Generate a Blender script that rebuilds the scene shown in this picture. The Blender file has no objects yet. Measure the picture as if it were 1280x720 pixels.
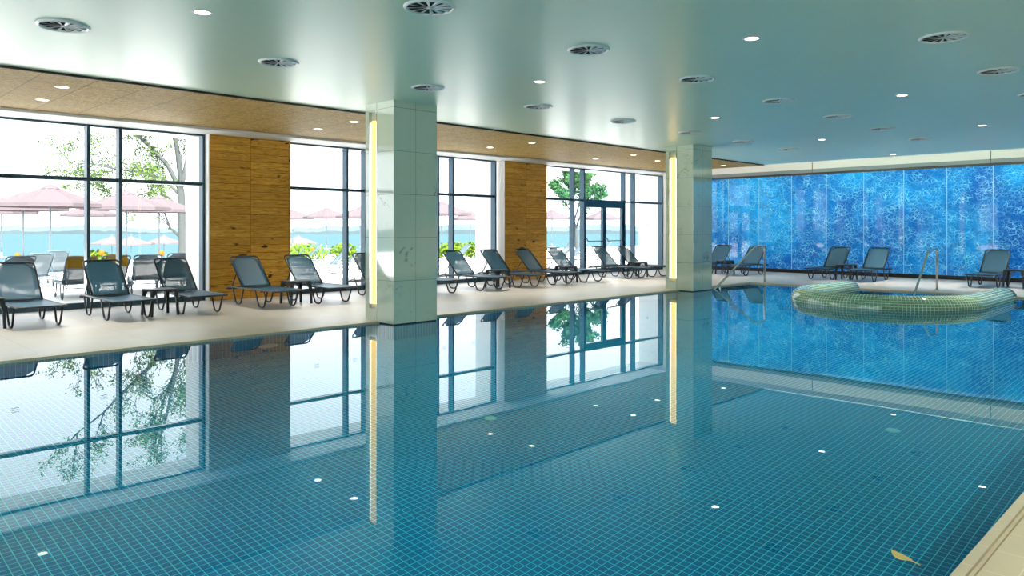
import bpy, math, random
from mathutils import Vector, Matrix
C = bpy.context.scene.collection
SC = bpy.context.scene
PI = math.pi
R = math.radians
rng = random.Random(7)

# ------------------------------------------------------------------ materials
def new_mat(name):
    m = bpy.data.materials.new(name)
    m.use_nodes = True
    nt = m.node_tree
    nt.nodes.clear()
    out = nt.nodes.new('ShaderNodeOutputMaterial')
    return m, nt, out

class N:
    """small node-graph writer"""
    def __init__(s, name):
        s.m, s.nt, s.out = new_mat(name)
    def node(s, kind, **kw):
        n = s.nt.nodes.new(kind)
        for k, v in kw.items():
            setattr(n, k, v)
        return n
    def link(s, a, b):
        s.nt.links.new(a, b)
    def put(s, sock, v):
        if hasattr(v, 'is_output'):
            s.link(v, sock)
        elif isinstance(v, (tuple, list)) and len(v) == 3 and sock.type == 'RGBA':
            sock.default_value = (*v, 1)
        else:
            sock.default_value = v
    def math(s, op, a, b=None, c=None, clamp=False):
        n = s.node('ShaderNodeMath', operation=op, use_clamp=clamp)
        s.put(n.inputs[0], a)
        if b is not None: s.put(n.inputs[1], b)
        if c is not None: s.put(n.inputs[2], c)
        return n.outputs[0]
    def vmath(s, op, a, b=None, scale=None):
        n = s.node('ShaderNodeVectorMath', operation=op)
        s.put(n.inputs[0], a)
        if b is not None: s.put(n.inputs[1], b)
        if scale is not None: s.put(n.inputs['Scale'], scale)
        return n.outputs[0]
    def uv(s):
        return s.node('ShaderNodeTexCoord').outputs['UV']
    def obj(s):
        return s.node('ShaderNodeTexCoord').outputs['Object']
    def pos(s):
        return s.node('ShaderNodeNewGeometry').outputs['Position']
    def noise(s, vec, scale, detail=2.0, rough=0.5, dist=0.0, out='Fac'):
        n = s.node('ShaderNodeTexNoise')
        s.put(n.inputs['Vector'], vec)
        n.inputs['Scale'].default_value = scale
        n.inputs['Detail'].default_value = detail
        n.inputs['Roughness'].default_value = rough
        n.inputs['Distortion'].default_value = dist
        return n.outputs[out]
    def white(s, vec, out='Value'):
        n = s.node('ShaderNodeTexWhiteNoise', noise_dimensions='3D')
        s.put(n.inputs['Vector'], vec)
        return n.outputs[out]
    def mix(s, f, a, b, blend='MIX'):
        n = s.node('ShaderNodeMix', data_type='RGBA', blend_type=blend)
        s.put(n.inputs[0], f)
        s.put(n.inputs[6], a)
        s.put(n.inputs[7], b)
        return n.outputs[2]
    def ramp(s, f, stops):
        n = s.node('ShaderNodeValToRGB')
        el = n.color_ramp.elements
        while len(el) < len(stops): el.new(0.5)
        for e, (p, c) in zip(el, stops):
            e.position = p
            e.color = (*c, 1) if len(c) == 3 else c
        s.put(n.inputs[0], f)
        return n.outputs[0]
    def mapr(s, f, a, b, c, d):
        n = s.node('ShaderNodeMapRange')
        s.put(n.inputs[0], f)
        for i, v in enumerate((a, b, c, d)): n.inputs[i + 1].default_value = v
        return n.outputs[0]
    def grid(s, uv, px, py, g, ox=0.0, oy=0.0):
        """joint mask (1 = joint) and cell id vector for a px x py grid with joint width g (metres)"""
        u = s.vmath('ADD', uv, (ox, oy, 0))
        u = s.vmath('DIVIDE', u, (px, py, 1))
        fr = s.vmath('FRACTION', u)
        fl = s.vmath('FLOOR', u)
        ab = s.vmath('ABSOLUTE', s.vmath('SUBTRACT', fr, (0.5, 0.5, 0)))
        sep = s.node('ShaderNodeSeparateXYZ'); s.put(sep.inputs[0], ab)
        mx = s.math('GREATER_THAN', sep.outputs[0], 0.5 - g / px / 2)
        my = s.math('GREATER_THAN', sep.outputs[1], 0.5 - g / py / 2)
        return s.math('MAXIMUM', mx, my), fl
    def bump(s, h, strength=0.1, dist=0.01):
        n = s.node('ShaderNodeBump')
        n.inputs['Strength'].default_value = strength
        n.inputs['Distance'].default_value = dist
        s.put(n.inputs['Height'], h)
        return n.outputs[0]
    def principled(s, color, rough=0.5, metal=0.0, spec=0.5, normal=None, coat=0.0, emit=None, estr=0.0, trans=0.0):
        b = s.node('ShaderNodeBsdfPrincipled')
        s.put(b.inputs['Base Color'], color)
        s.put(b.inputs['Roughness'], rough)
        s.put(b.inputs['Metallic'], metal)
        s.put(b.inputs['Specular IOR Level'], spec)
        b.inputs['Coat Weight'].default_value = coat
        b.inputs['Coat Roughness'].default_value = 0.02
        if normal is not None: s.put(b.inputs['Normal'], normal)
        if emit is not None:
            s.put(b.inputs['Emission Color'], emit)
            b.inputs['Emission Strength'].default_value = estr
        return b.outputs[0]
    def done(s, shader):
        s.link(shader, s.out.inputs[0])
        return s.m

def plain(name, color, rough=0.5, metal=0.0, spec=0.5, var=0.06, scale=8.0, coat=0.0):
    n = N(name)
    f = n.noise(n.obj(), scale, 3)
    c = n.mix(f, tuple(x * (1 - var) for x in color), tuple(min(1, x * (1 + var)) for x in color))
    return n.done(n.principled(c, rough, metal, spec, coat=coat))

def emitter(name, color, strength):
    n = N(name)
    e = n.node('ShaderNodeEmission')
    n.put(e.inputs[0], color); e.inputs[1].default_value = strength
    return n.done(e.outputs[0])

M = {}
def mosaic(name, tile_a, tile_b, grout, p=0.0525, g=0.0056, rough=0.12, spec=0.5):
    n = N(name)
    j, cell = n.grid(n.uv(), p, p, g)
    w = n.white(cell)
    c = n.mix(w, tile_a, tile_b)
    c = n.mix(j, c, grout)
    return n.done(n.principled(c, n.mapr(j, 0, 1, rough, 0.7), spec=spec))

M['pool'] = mosaic('pool_mosaic', (0.001, 0.190, 0.420), (0.002, 0.240, 0.500), (0.22, 0.97, 1.0))
M['spa'] = mosaic('spa_mosaic', (0.12, 0.30, 0.17), (0.19, 0.40, 0.25), (0.72, 0.82, 0.70), p=0.055, g=0.007, rough=0.06, spec=1.0)

def m_water():
    n = N('pool_water')
    h = n.noise(n.pos(), 1.1, 1.0)
    h2 = n.noise(n.pos(), 5.0, 1.0)
    hh = n.math('ADD', h, n.math('MULTIPLY', h2, 0.12))
    nm = n.bump(hh, 0.05, 0.01)
    fr = n.node('ShaderNodeFresnel'); fr.inputs[0].default_value = 1.333
    n.put(fr.inputs[1], nm)
    rf = n.node('ShaderNodeBsdfRefraction'); rf.inputs['IOR'].default_value = 1.333
    rf.inputs['Roughness'].default_value = 0.0
    n.put(rf.inputs['Color'], (0.45, 0.95, 1.0)); n.put(rf.inputs['Normal'], nm)
    gl = n.node('ShaderNodeBsdfGlossy'); gl.inputs['Roughness'].default_value = 0.0
    n.put(gl.inputs['Color'], (0.90, 0.98, 1.0)); n.put(gl.inputs['Normal'], nm)
    mx = n.node('ShaderNodeMixShader')
    n.link(fr.outputs[0], mx.inputs[0]); n.link(rf.outputs[0], mx.inputs[1]); n.link(gl.outputs[0], mx.inputs[2])
    return n.done(mx.outputs[0])
M['water'] = m_water()

def m_glass():
    n = N('window_glass')
    lw = n.node('ShaderNodeLayerWeight'); lw.inputs[0].default_value = 0.5
    f = n.math('ADD', n.math('MULTIPLY', n.math('POWER', lw.outputs['Facing'], 5.0), 0.9), 0.03, clamp=True)
    t = n.node('ShaderNodeBsdfTransparent'); n.put(t.inputs[0], (0.97, 0.985, 0.99))
    g = n.node('ShaderNodeBsdfGlossy'); g.inputs['Roughness'].default_value = 0.0
    mx = n.node('ShaderNodeMixShader')
    n.link(f, mx.inputs[0]); n.link(t.outputs[0], mx.inputs[1]); n.link(g.outputs[0], mx.inputs[2])
    return n.done(mx.outputs[0])
M['glass'] = m_glass()

def m_deck():
    n = N('deck_tile')
    j, cell = n.grid(n.uv(), 1.2, 0.6, 0.005, 0.3, 0.0)
    w = n.white(cell)
    cl = n.noise(n.pos(), 1.6, 5, 0.6)
    c = n.ramp(cl, [(0.25, (0.50, 0.49, 0.46)), (0.75, (0.63, 0.625, 0.60))])
    c = n.mix(n.math('MULTIPLY', w, 0.25), c, (0.50, 0.47, 0.42))
    c = n.mix(j, c, (0.36, 0.33, 0.28))
    return n.done(n.principled(c, n.mapr(cl, 0.2, 0.8, 0.30, 0.42), spec=0.5))
M['deck'] = m_deck()
def m_coping():
    n = N('coping_stone')
    j, cell = n.grid(n.uv(), 0.25, 0.122, 0.005, 0.05, 0.072)
    cl = n.noise(n.pos(), 4, 4)
    c = n.mix(cl, (0.54, 0.49, 0.38), (0.64, 0.585, 0.47))
    c = n.mix(j, c, (0.72, 0.68, 0.57))
    return n.done(n.principled(c, 0.4))
M['coping'] = m_coping()

M['ceiling'] = plain('ceiling_paint', (0.61, 0.79, 0.645), 0.32, var=0.02, scale=1.5, spec=0.4)
M['white'] = plain('white_plaster', (0.80, 0.80, 0.78), 0.6, var=0.02, scale=2)
M['white_gloss'] = plain('white_enamel', (0.80, 0.84, 0.82), 0.3, var=0.02)
M['greywall'] = plain('pale_grey_plaster', (0.55, 0.60, 0.62), 0.5, var=0.03)
M['band'] = plain('slate_band', (0.20, 0.26, 0.29), 0.5, var=0.03)
M['black'] = plain('black_skirting', (0.006, 0.007, 0.010), 0.4, var=0.2)
M['frame'] = plain('lounger_frame', (0.012, 0.016, 0.022), 0.35, spec=0.5, var=0.2)
M['table'] = plain('table_resin', (0.014, 0.020, 0.028), 0.35, var=0.2)
M['mullion'] = plain('dark_blue_aluminium', (0.030, 0.075, 0.115), 0.28, metal=0.3, var=0.05)
M['steel'] = plain('polished_steel', (0.62, 0.60, 0.58), 0.16, metal=1.0, var=0.05)
M['dark'] = plain('vent_void', (0.010, 0.022, 0.020), 0.8, var=0.3)
M['bar'] = plain('dark_edge_trim', (0.030, 0.018, 0.010), 0.5, var=0.2)

def m_soffit():
    n = N('timber_soffit')
    j, cell = n.grid(n.uv(), 0.6, 0.6, 0.010, 0.1, 0.05)
    p = n.vmath('MULTIPLY', n.pos(), (1.0, 5.0, 1.0))
    g = n.noise(p, 14, 4, 0.65)
    sp = n.noise(n.pos(), 34, 3, 0.7)
    w = n.white(cell)
    f = n.math('ADD', n.math('MULTIPLY', g, 0.5), n.math('MULTIPLY', sp, 0.5))
    c = n.ramp(f, [(0.36, (0.13, 0.075, 0.015)), (0.50, (0.42, 0.275, 0.080)), (0.66, (0.68, 0.49, 0.17))])
    c = n.mix(n.math('MULTIPLY', w, 0.22), c, (0.40, 0.25, 0.10))
    c = n.mix(j, c, (0.07, 0.04, 0.012))
    return n.done(n.principled(c, 0.6, spec=0.08))
M['soffit'] = m_soffit()

def m_wood():
    n = N('wood_plank_tile')
    j, cell = n.grid(n.uv(), 0.82, 0.15, 0.008, 0.0, -0.03)
    w = n.white(cell)
    wc = n.white(cell, 'Color')
    base = n.vmath('ADD', n.uv(), n.vmath('SCALE', wc, scale=7.0))
    p = n.vmath('MULTIPLY', base, (1.2, 12.0, 1.0))
    g = n.noise(p, 3.0, 6, 0.62, 1.2)
    kn = n.noise(n.vmath('MULTIPLY', base, (3.2, 7.5, 1.0)), 1.0, 1.0)
    c = n.ramp(g, [(0.30, (0.24, 0.10, 0.012)), (0.46, (0.60, 0.30, 0.040)), (0.60, (0.74, 0.42, 0.075)), (0.8, (0.82, 0.52, 0.13))])
    c = n.mix(n.math('MULTIPLY', w, 0.40), c, (0.36, 0.155, 0.020))
    k = n.mapr(kn, 0.69, 0.75, 0.0, 1.0)
    c = n.mix(k, c, (0.045, 0.018, 0.005))
    c = n.mix(n.math('MULTIPLY', j, 0.85), c, (0.13, 0.06, 0.012))
    return n.done(n.principled(c, 0.42, spec=0.2))
M['wood'] = m_wood()

def m_marble():
    n = N('column_marble')
    j, cell = n.grid(n.uv(), 0.4, 0.632, 0.006)
    wc = n.white(cell, 'Color')
    base = n.vmath('ADD', n.pos(), n.vmath('SCALE', wc, scale=5.0))
    d = n.noise(base, 1.7, 6, 0.62, 0.8)
    v = n.math('ABSOLUTE', n.math('SUBTRACT', d, 0.5))
    vein = n.mapr(v, 0.0, 0.010, 1.0, 0.0)
    patch = n.mapr(n.noise(base, 1.1, 2), 0.52, 0.68, 0.0, 0.8)
    vein = n.math('MULTIPLY', vein, patch)
    cl = n.noise(base, 2.4, 4)
    c = n.mix(cl, (0.55, 0.66, 0.53), (0.63, 0.73, 0.60))
    c = n.mix(vein, c, (0.07, 0.10, 0.06))
    c = n.mix(j, c, (0.20, 0.25, 0.20))
    return n.done(n.principled(c, 0.07, spec=1.0, coat=1.0))
M['marble'] = m_marble()

def m_blue():
    n = N('caustic_print_glass')
    p = n.pos()
    q = n.vmath('MULTIPLY', p, (1, 1, 1.25))
    wob = n.noise(q, 3.0, 1, out='Color')
    q = n.vmath('ADD', q, n.vmath('SCALE', wob, scale=0.26))
    def web(scale, width):
        v = n.node('ShaderNodeTexVoronoi', feature='DISTANCE_TO_EDGE')
        n.put(v.inputs['Vector'], q); v.inputs['Scale'].default_value = scale
        return n.mapr(v.outputs['Distance'], 0.0, width, 1.0, 0.0)
    a = web(8.0, 0.075); b = web(14.5, 0.11)
    a = n.math('POWER', a, 1.4); b = n.math('POWER', b, 1.4)
    fade = n.mapr(n.noise(q, 3.4, 2), 0.36, 0.62, 0.15, 1.0)
    w = n.math('MULTIPLY', n.math('ADD', n.math('MULTIPLY', a, 0.75), n.math('MULTIPLY', b, 0.45)), fade, clamp=True)
    big = n.noise(p, 0.55, 2)
    mid = n.noise(q, 5.0, 3)
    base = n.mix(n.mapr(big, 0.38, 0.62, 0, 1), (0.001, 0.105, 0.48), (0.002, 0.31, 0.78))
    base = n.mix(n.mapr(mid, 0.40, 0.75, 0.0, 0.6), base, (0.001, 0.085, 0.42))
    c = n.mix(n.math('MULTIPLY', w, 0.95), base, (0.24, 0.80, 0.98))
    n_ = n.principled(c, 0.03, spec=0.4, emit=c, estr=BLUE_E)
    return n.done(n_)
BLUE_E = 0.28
M['blue'] = m_blue()
M['seam'] = plain('panel_seam', (0.30, 0.70, 0.95), 0.4)

def m_sling(name, col, open_f):
    n = N(name)
    w = n.noise(n.uv(), 300, 1)
    c = n.mix(w, tuple(x * 0.8 for x in col), tuple(x * 1.2 for x in col))
    s = n.principled(c, 0.42, spec=0.4)
    t = n.node('ShaderNodeBsdfTransparent')
    mx = n.node('ShaderNodeMixShader'); mx.inputs[0].default_value = open_f
    n.link(s, mx.inputs[1]); n.link(t.outputs[0], mx.inputs[2])
    return n.done(mx.outputs[0])
M['sling'] = m_sling('mesh_sling_fabric', (0.020, 0.115, 0.20), 0.21)
M['sling_out'] = m_sling('grey_mesh_sling_fabric', (0.045, 0.070, 0.088), 0.2)
M['frame_out'] = plain('outdoor_frame', (0.03, 0.06, 0.08), 0.4)

M['lamp'] = emitter('downlight_glow', (1.0, 0.86, 0.62), 9.0)
M['led_white'] = emitter('led_edge_glow', (1.0, 0.90, 0.62), 3.5)
M['led_amber'] = emitter('led_amber_glow', (1.0, 0.60, 0.14), 2.5)

M['terrace'] = plain('terrace_paving', (0.70, 0.70, 0.69), 0.8, var=0.08, scale=1.0, spec=0.05)
M['ext_white'] = plain('white_render', (0.84, 0.84, 0.83), 0.8, var=0.02, spec=0.05)
M['canopy'] = plain('umbrella_canvas', (0.066, 0.054, 0.060), 0.8, var=0.08, scale=2, spec=0.05)
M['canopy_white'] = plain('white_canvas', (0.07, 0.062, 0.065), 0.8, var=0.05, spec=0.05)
M['pole'] = plain('umbrella_pole', (0.07, 0.09, 0.11), 0.5)
M['bark'] = plain('tree_bark', (0.040, 0.045, 0.045), 0.9, var=0.35, scale=14, spec=0.05)
M['leaf_y'] = plain('young_leaves', (0.05, 0.095, 0.015), 0.7, var=0.45, scale=5, spec=0.05)
M['leaf_g'] = plain('green_leaves', (0.025, 0.075, 0.028), 0.7, var=0.5, scale=4, spec=0.05)
M['hedge'] = plain('hedge_leaves', (0.065, 0.115, 0.008), 0.7, var=0.4, scale=6, spec=0.05)
M['towel'] = plain('yellow_towel', (0.17, 0.095, 0.004), 0.9, var=0.15, spec=0.05)
M['orange'] = plain('orange_petals', (0.17, 0.06, 0.005), 0.7, spec=0.05)
M['shore'] = plain('hazy_land', (0.050, 0.072, 0.082), 0.9, var=0.35, scale=0.04, spec=0.05)
M['lip'] = plain('leaf_yellow', (0.75, 0.60, 0.22), 0.6, var=0.2, scale=30)
def m_sea():
    n = N('sea_water')
    p = n.vmath('MULTIPLY', n.pos(), (1, 1, 1))
    f = n.noise(p, 0.06, 4, 0.6)
    c = n.mix(f, (0.028, 0.062, 0.078), (0.042, 0.074, 0.087))
    return n.done(n.principled(c, 0.9, spec=0.0))
M['sea'] = m_sea()

# ------------------------------------------------------------------ mesh builder
class MB:
    def __init__(s):
        s.v = []; s.f = []; s.sm = []; s.uv = {}
    def quad(s, *p, uv=None, smooth=False):
        b = len(s.v); s.v += [tuple(q) for q in p]
        s.f.append(tuple(range(b, b + len(p)))); s.sm.append(smooth)
        if uv: s.uv[len(s.f) - 1] = uv
        return s
    def box(s, x0, x1, y0, y1, z0, z1, skip=''):
        P = lambda *a: a
        a, b, c, d = P(x0, y0, z0), P(x1, y0, z0), P(x1, y1, z0), P(x0, y1, z0)
        e, f, g, h = P(x0, y0, z1), P(x1, y0, z1), P(x1, y1, z1), P(x0, y1, z1)
        for k, q in (('b', (a, d, c, b)), ('t', (e, f, g, h)), ('f', (a, b, f, e)), ('k', (c, d, h, g)), ('l', (d, a, e, h)), ('r', (b, c, g, f))):
            if k not in skip: s.quad(*q)
        return s
    def tube(s, pts, r, n=8, closed=False, caps=True, smooth=True):
        pts = [Vector(p) for p in pts]
        m = len(pts)
        rad = r if isinstance(r, (list, tuple)) else [r] * m
        def tan(i):
            if closed: return (pts[(i + 1) % m] - pts[i - 1]).normalized()
            if i == 0: return (pts[1] - pts[0]).normalized()
            if i == m - 1: return (pts[-1] - pts[-2]).normalized()
            return ((pts[i + 1] - pts[i]).normalized() + (pts[i] - pts[i - 1]).normalized()).normalized()
        t0 = tan(0)
        up = Vector((0, 0, 1)) if abs(t0.z) < 0.9 else Vector((1, 0, 0))
        nx = t0.cross(up).normalized()
        base = len(s.v)
        L = 0.0
        arc = []
        for i in range(m):
            t = tan(i)
            nx = (nx - t * nx.dot(t)).normalized()
            by = t.cross(nx)
            if i: L += (pts[i] - pts[i - 1]).length
            arc.append(L)
            for k in range(n):
                a = 2 * PI * k / n
                s.v.append(tuple(pts[i] + (nx * math.cos(a) + by * math.sin(a)) * rad[i]))
        rows = m if closed else m - 1
        for i in range(rows):
            j = (i + 1) % m
            for k in range(n):
                k2 = (k + 1) % n
                s.f.append((base + i * n + k, base + i * n + k2, base + j * n + k2, base + j * n + k)); s.sm.append(smooth)
        if caps and not closed:
            s.f.append(tuple(base + k for k in range(n - 1, -1, -1))); s.sm.append(False)
            s.f.append(tuple(base + (m - 1) * n + k for k in range(n))); s.sm.append(False)
        return s
    def lathe(s, prof, n=24, c=(0, 0, 0), smooth=True):
        base = len(s.v)
        for (r, z) in prof:
            for k in range(n):
                a = 2 * PI * k / n
                s.v.append((c[0] + r * math.cos(a), c[1] + r * math.sin(a), c[2] + z))
        for i in range(len(prof) - 1):
            for k in range(n):
                k2 = (k + 1) % n
                s.f.append((base + i * n + k, base + i * n + k2, base + (i + 1) * n + k2, base + (i + 1) * n + k)); s.sm.append(smooth)
        return s
    def sheet(s, fn, nu, nv, smooth=True):
        base = len(s.v)
        for i in range(nu + 1):
            for j in range(nv + 1):
                s.v.append(tuple(fn(i / nu, j / nv)))
        for i in range(nu):
            for j in range(nv):
                a = base + i * (nv + 1) + j
                s.f.append((a, a + nv + 1, a + nv + 2, a + 1)); s.sm.append(smooth)
        return s
    def build(s, name, mat, parent=None, bevel=0.0, solid=0.0, fixn=False):
        me = bpy.data.meshes.new(name)
        me.from_pydata(s.v, [], s.f)
        uvl = me.uv_layers.new(name='UVMap')
        for p in me.polygons:
            p.use_smooth = s.sm[p.index]
            cu = s.uv.get(p.index)
            nn = p.normal
            ax = max(range(3), key=lambda i: abs(nn[i]))
            for q, li in enumerate(p.loop_indices):
                if cu: uvl.data[li].uv = cu[q]
                else:
                    co = me.vertices[me.loops[li].vertex_index].co
                    uvl.data[li].uv = ((co.y, co.z), (co.x, co.z), (co.x, co.y))[ax]
        me.materials.append(mat)
        me.update()
        o = bpy.data.objects.new(name, me); C.objects.link(o)
        if parent is not None: o.parent = parent
        if bevel:
            b = o.modifiers.new('bevel', 'BEVEL'); b.width = bevel; b.segments = 2; b.limit_method = 'ANGLE'
        if solid:
            b = o.modifiers.new('solid', 'SOLIDIFY'); b.thickness = solid; b.offset = 0
        return o

def fillet(pts, r, n=4, closed=False):
    pts = [Vector(p) for p in pts]; m = len(pts); out = []
    for i, p in enumerate(pts):
        if not closed and i in (0, m - 1): out.append(p); continue
        a = pts[i - 1] - p; b = pts[(i + 1) % m] - p
        rr = min(r, a.length * 0.45, b.length * 0.45)
        A = p + a.normalized() * rr; B = p + b.normalized() * rr
        for k in range(n + 1):
            t = k / n
            out.append(A * (1 - t) ** 2 + p * 2 * t * (1 - t) + B * t * t)
    return out

# ------------------------------------------------------------------ scene-graph helpers
def thing(name, label, cat, loc=(0, 0, 0), rz=0.0, group=None):
    o = bpy.data.objects.new(name, None); C.objects.link(o)
    o.location = loc; o.rotation_euler = (0, 0, rz); o.empty_display_size = 0.1
    o['label'] = label; o['category'] = cat
    if group: o['group'] = group
    return o
def tag(o, label, cat, group=None):
    o['label'] = label; o['category'] = cat
    if group: o['group'] = group
    return o
def struct(name, mb=None, mat=None, label=None, **kw):
    if mb is None:
        o = bpy.data.objects.new(name, None); C.objects.link(o)
    else:
        o = mb.build(name, mat, **kw)
    o['kind'] = 'structure'
    if label: o['label'] = label
    return o
def dup(src, loc, rz, label, group=None):
    def cp(o, parent):
        c = o.copy(); C.objects.link(c)
        if parent is not None: c.parent = parent
        for ch in o.children: cp(ch, c)
        return c
    r = cp(src, None)
    r.location = loc; r.rotation_euler = (0, 0, rz); r['label'] = label
    if group: r['group'] = group
    return r

# ------------------------------------------------------------------ dimensions (metres; pool water surface is z = 0)
EYE = 1.4
DZ = 0.03            # deck level
PX0, PX1, PY0, PY1 = -5.0, 17.8, 0.85, 9.2
PD = -1.3
WX0, WX1 = -7.0, 22.6
WY0, WY1 = -4.0, 14.25
HC, HS, HT = 3.27, 3.2, 3.243

# ------------------------------------------------------------------ shell
fl = MB()
for (a, b, c, d) in ((WX0, WX1, PY1 + .22, WY1 + 0.12), (WX0, WX1, WY0, PY0 - .38), (PX1 + .22, WX1, PY0 - .38, PY1 + .22), (WX0, PX0 - .22, PY0 - .38, PY1 + .22)):
    fl.box(a, b, c, d, -0.3, DZ)
struct('floor', fl, M['deck'])
cop = MB()
cop.box(PX0 - .22, PX1 + .22, PY1 - .02, PY1 + .22, -0.012, DZ)
cop.box(PX1 - .02, PX1 + .22, PY0, PY1 - .02, -0.012, DZ)
cop.box(PX0 - .22, PX0 + .02, PY0, PY1 - .02, -0.012, DZ)
# near edge: rounded lip, gutter slot and tile row
cop.box(PX0 - .22, PX1 + .22, PY0 - .040, PY0 + .004, -0.012, DZ + .004)
cop.box(PX0 - .22, PX1 + .22, PY0 - .062, PY0 - .052, -0.012, DZ)
cop.box(PX0 - .22, PX1 + .22, PY0 - .070, PY0, -0.05, DZ - .012)
cop.box(PX0 - .22, PX1 + .22, PY0 - .38, PY0 - .070, -0.05, DZ)
struct('trim_1', cop, M['coping'], bevel=0.005)
pool = MB()
x0, x1, y0, y1 = PX0, PX1, PY0, PY1
pool.quad((x0, y0, PD), (x1, y0, PD), (x1, y1, PD), (x0, y1, PD))
pool.quad((x0, y1, PD), (x1, y1, PD), (x1, y1, -.012), (x0, y1, -.012))
pool.quad((x1, y0, PD), (x0, y0, PD), (x0, y0, -.012), (x1, y0, -.012))
pool.quad((x1, y1, PD), (x1, y0, PD), (x1, y0, -.012), (x1, y1, -.012))
pool.quad((x0, y0, PD), (x0, y1, PD), (x0, y1, -.012), (x0, y0, -.012))
po = struct('pool_basin', pool, M['pool'], 'rectangular swimming pool lined with teal mosaic tiles')
po.cycles.is_caustics_receiver = True
wat = MB(); wat.quad((x0, y0, 0), (x1, y0, 0), (x1, y1, 0), (x0, y1, 0), smooth=True)
wo = struct('water_surface', wat, M['water'], 'still mirror-like pool water')
wo.cycles.is_caustics_caster = True

cl = MB()
cl.box(WX0, 20.6, WY0, 10.15, HC, HC + .5)
struct('ceiling', cl, M['ceiling'])
c2 = MB()
c2.box(20.6, WX1, WY0, WY1, HC + .28, HC + .5)
c2.box(WX0, 20.6, 13.45, WY1 + .1, HS, HC + .5)
struct('ceiling.001', c2, M['white'])
sf = MB(); sf.box(WX0, 20.5, 10.15, 13.45, HT, HC + .3)
struct('ceiling.002', sf, M['soffit'], 'timber-look suspended ceiling strip along the windows')
tr = MB(); tr.box(WX0, 20.52, 10.13, 10.15, HT - .002, HC); tr.box(20.5, 20.52, 10.15, 13.45, HT - .002, HC)
struct('trim_2', tr, M['bar'])
wl = MB()
wl.box(WX0 - .2, WX0, WY0 - .2, 0.0, -0.3, HC + .5)
wl.box(WX0 - .2, WX0, 9.4, 10.9, -0.3, HC + .5)
wl.box(WX0 - .2, WX0, 0.0, 9.4, 3.0, HC + .5)
wl.box(WX0 - .2, WX0, 13.0, WY1 + .3, -0.3, HC + .5)
wl.box(WX0 - .2, WX0, 10.9, 13.0, 3.0, HC + .5)
struct('wall_left', wl, M['white'])
for wn, ya, yb, nk in ((4, 0.0, 9.4, 5), (5, 10.9, 13.0, 2)):  # wide glazing added unseen to light the room; narrow one shows mirrored in blue panels
    w4 = struct('window_%d' % wn)
    for k in range(nk + 1):
        y = ya + .03 + (yb - ya - .06) * k / nk
        MB().box(WX0 - .12, WX0, y - .03, y + .03, DZ, 3.0).build('mullion', M['mullion'], w4)
    for z in (DZ + .05, 2.25, 2.97):
        MB().box(WX0 - .10, WX0 - .01, ya, yb, z - .03, z + .03).build('transom', M['mullion'], w4)
    MB().box(WX0 - .06, WX0 - .054, ya, yb, DZ, 3.0).build('pane', M['glass'], w4)
wb = MB(); wb.box(WX0, WX1, WY0 - .2, WY0, -0.3, HC + .5)
struct('wall_back', wb, M['white'])

# wall at the far end: plaster with a skirting and printed glass panels
wr = struct('wall_right', MB().box(WX1, WX1 + .25, WY0 - .2, WY1 + 1.2, -0.3, HC + .5), M['white'])
ys = [11.32 + 1.08 * k for k in range(2, -15, -1)]
y_hi = ys[0]
for k in range(len(ys) - 1):
    a, b = ys[k + 1] + .009, ys[k] - .009
    if a < WY0: break
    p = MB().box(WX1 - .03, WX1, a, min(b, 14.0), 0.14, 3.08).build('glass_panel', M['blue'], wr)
sb = MB()
for y in ys[:-1]: sb.box(WX1 - .029, WX1 - .001, y - .0085, y + .0085, 0.14, 3.08)
sb.build('panel_seam', M['seam'], wr)
MB().box(WX1 - .05, WX1, WY0, 13.9, DZ, 0.14).build('skirting', M['black'], wr)
MB().box(WX1 - .012, WX1, WY0, 13.9, 3.115, 3.225).build('upper_band', M['band'], wr)
MB().box(WX1 - .07, WX1, WY0, 13.9, 3.05, 3.115).build('top_channel', M['black'], wr)
for y in (9.6, 4.9, 0.2):
    MB().box(WX1 - .016, WX1 - .001, y - .006, y + .006, 3.115, HC + .28).build('joint', M['dark'], wr)

# wood-clad piers between the window bays, white outside
PIERS = ((-1.85, -.15), (5.93, 7.60), (13.78, 15.43), (21.45, 22.6))
for i, (a, b) in enumerate(PIERS):
    pr = struct('wall_pier' if i == 0 else 'wall_pier.%03d' % i, MB().box(a, b, 14.12, 15.2, -.3, HC + .4), M['ext_white'])
    pn = MB()
    pn.quad((a, 14.05, DZ), (b, 14.05, DZ), (b, 14.05, HS), (a, 14.05, HS), uv=[(0.005, DZ), (b - a + .005, DZ), (b - a + .005, HS), (0.005, HS)])
    pn.quad((b, 14.05, DZ), (b, 14.12, DZ), (b, 14.12, HS), (b, 14.05, HS))
    pn.build('wood_cladding', M['wood'], pr)
    MB().box(a - .02, a, 14.05, 14.30, DZ, HS).build('reveal', M['white'], pr)
wf = MB()
wf.box(WX0, PIERS[0][0], WY1, WY1 + .2, -.3, HC + .5)
wf.box(WX0, WX1, WY1 + .06, WY1 + .9, HS, HC + .5)
struct('wall_front', wf, M['white'])
# roof slab, so that only the windows let daylight in
struct('roof_slab', MB().box(WX0 - .3, WX1 + .3, WY0 - .3, WY1 + 1.2, HC + .5, HC + .8), M['ext_white'])

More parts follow.
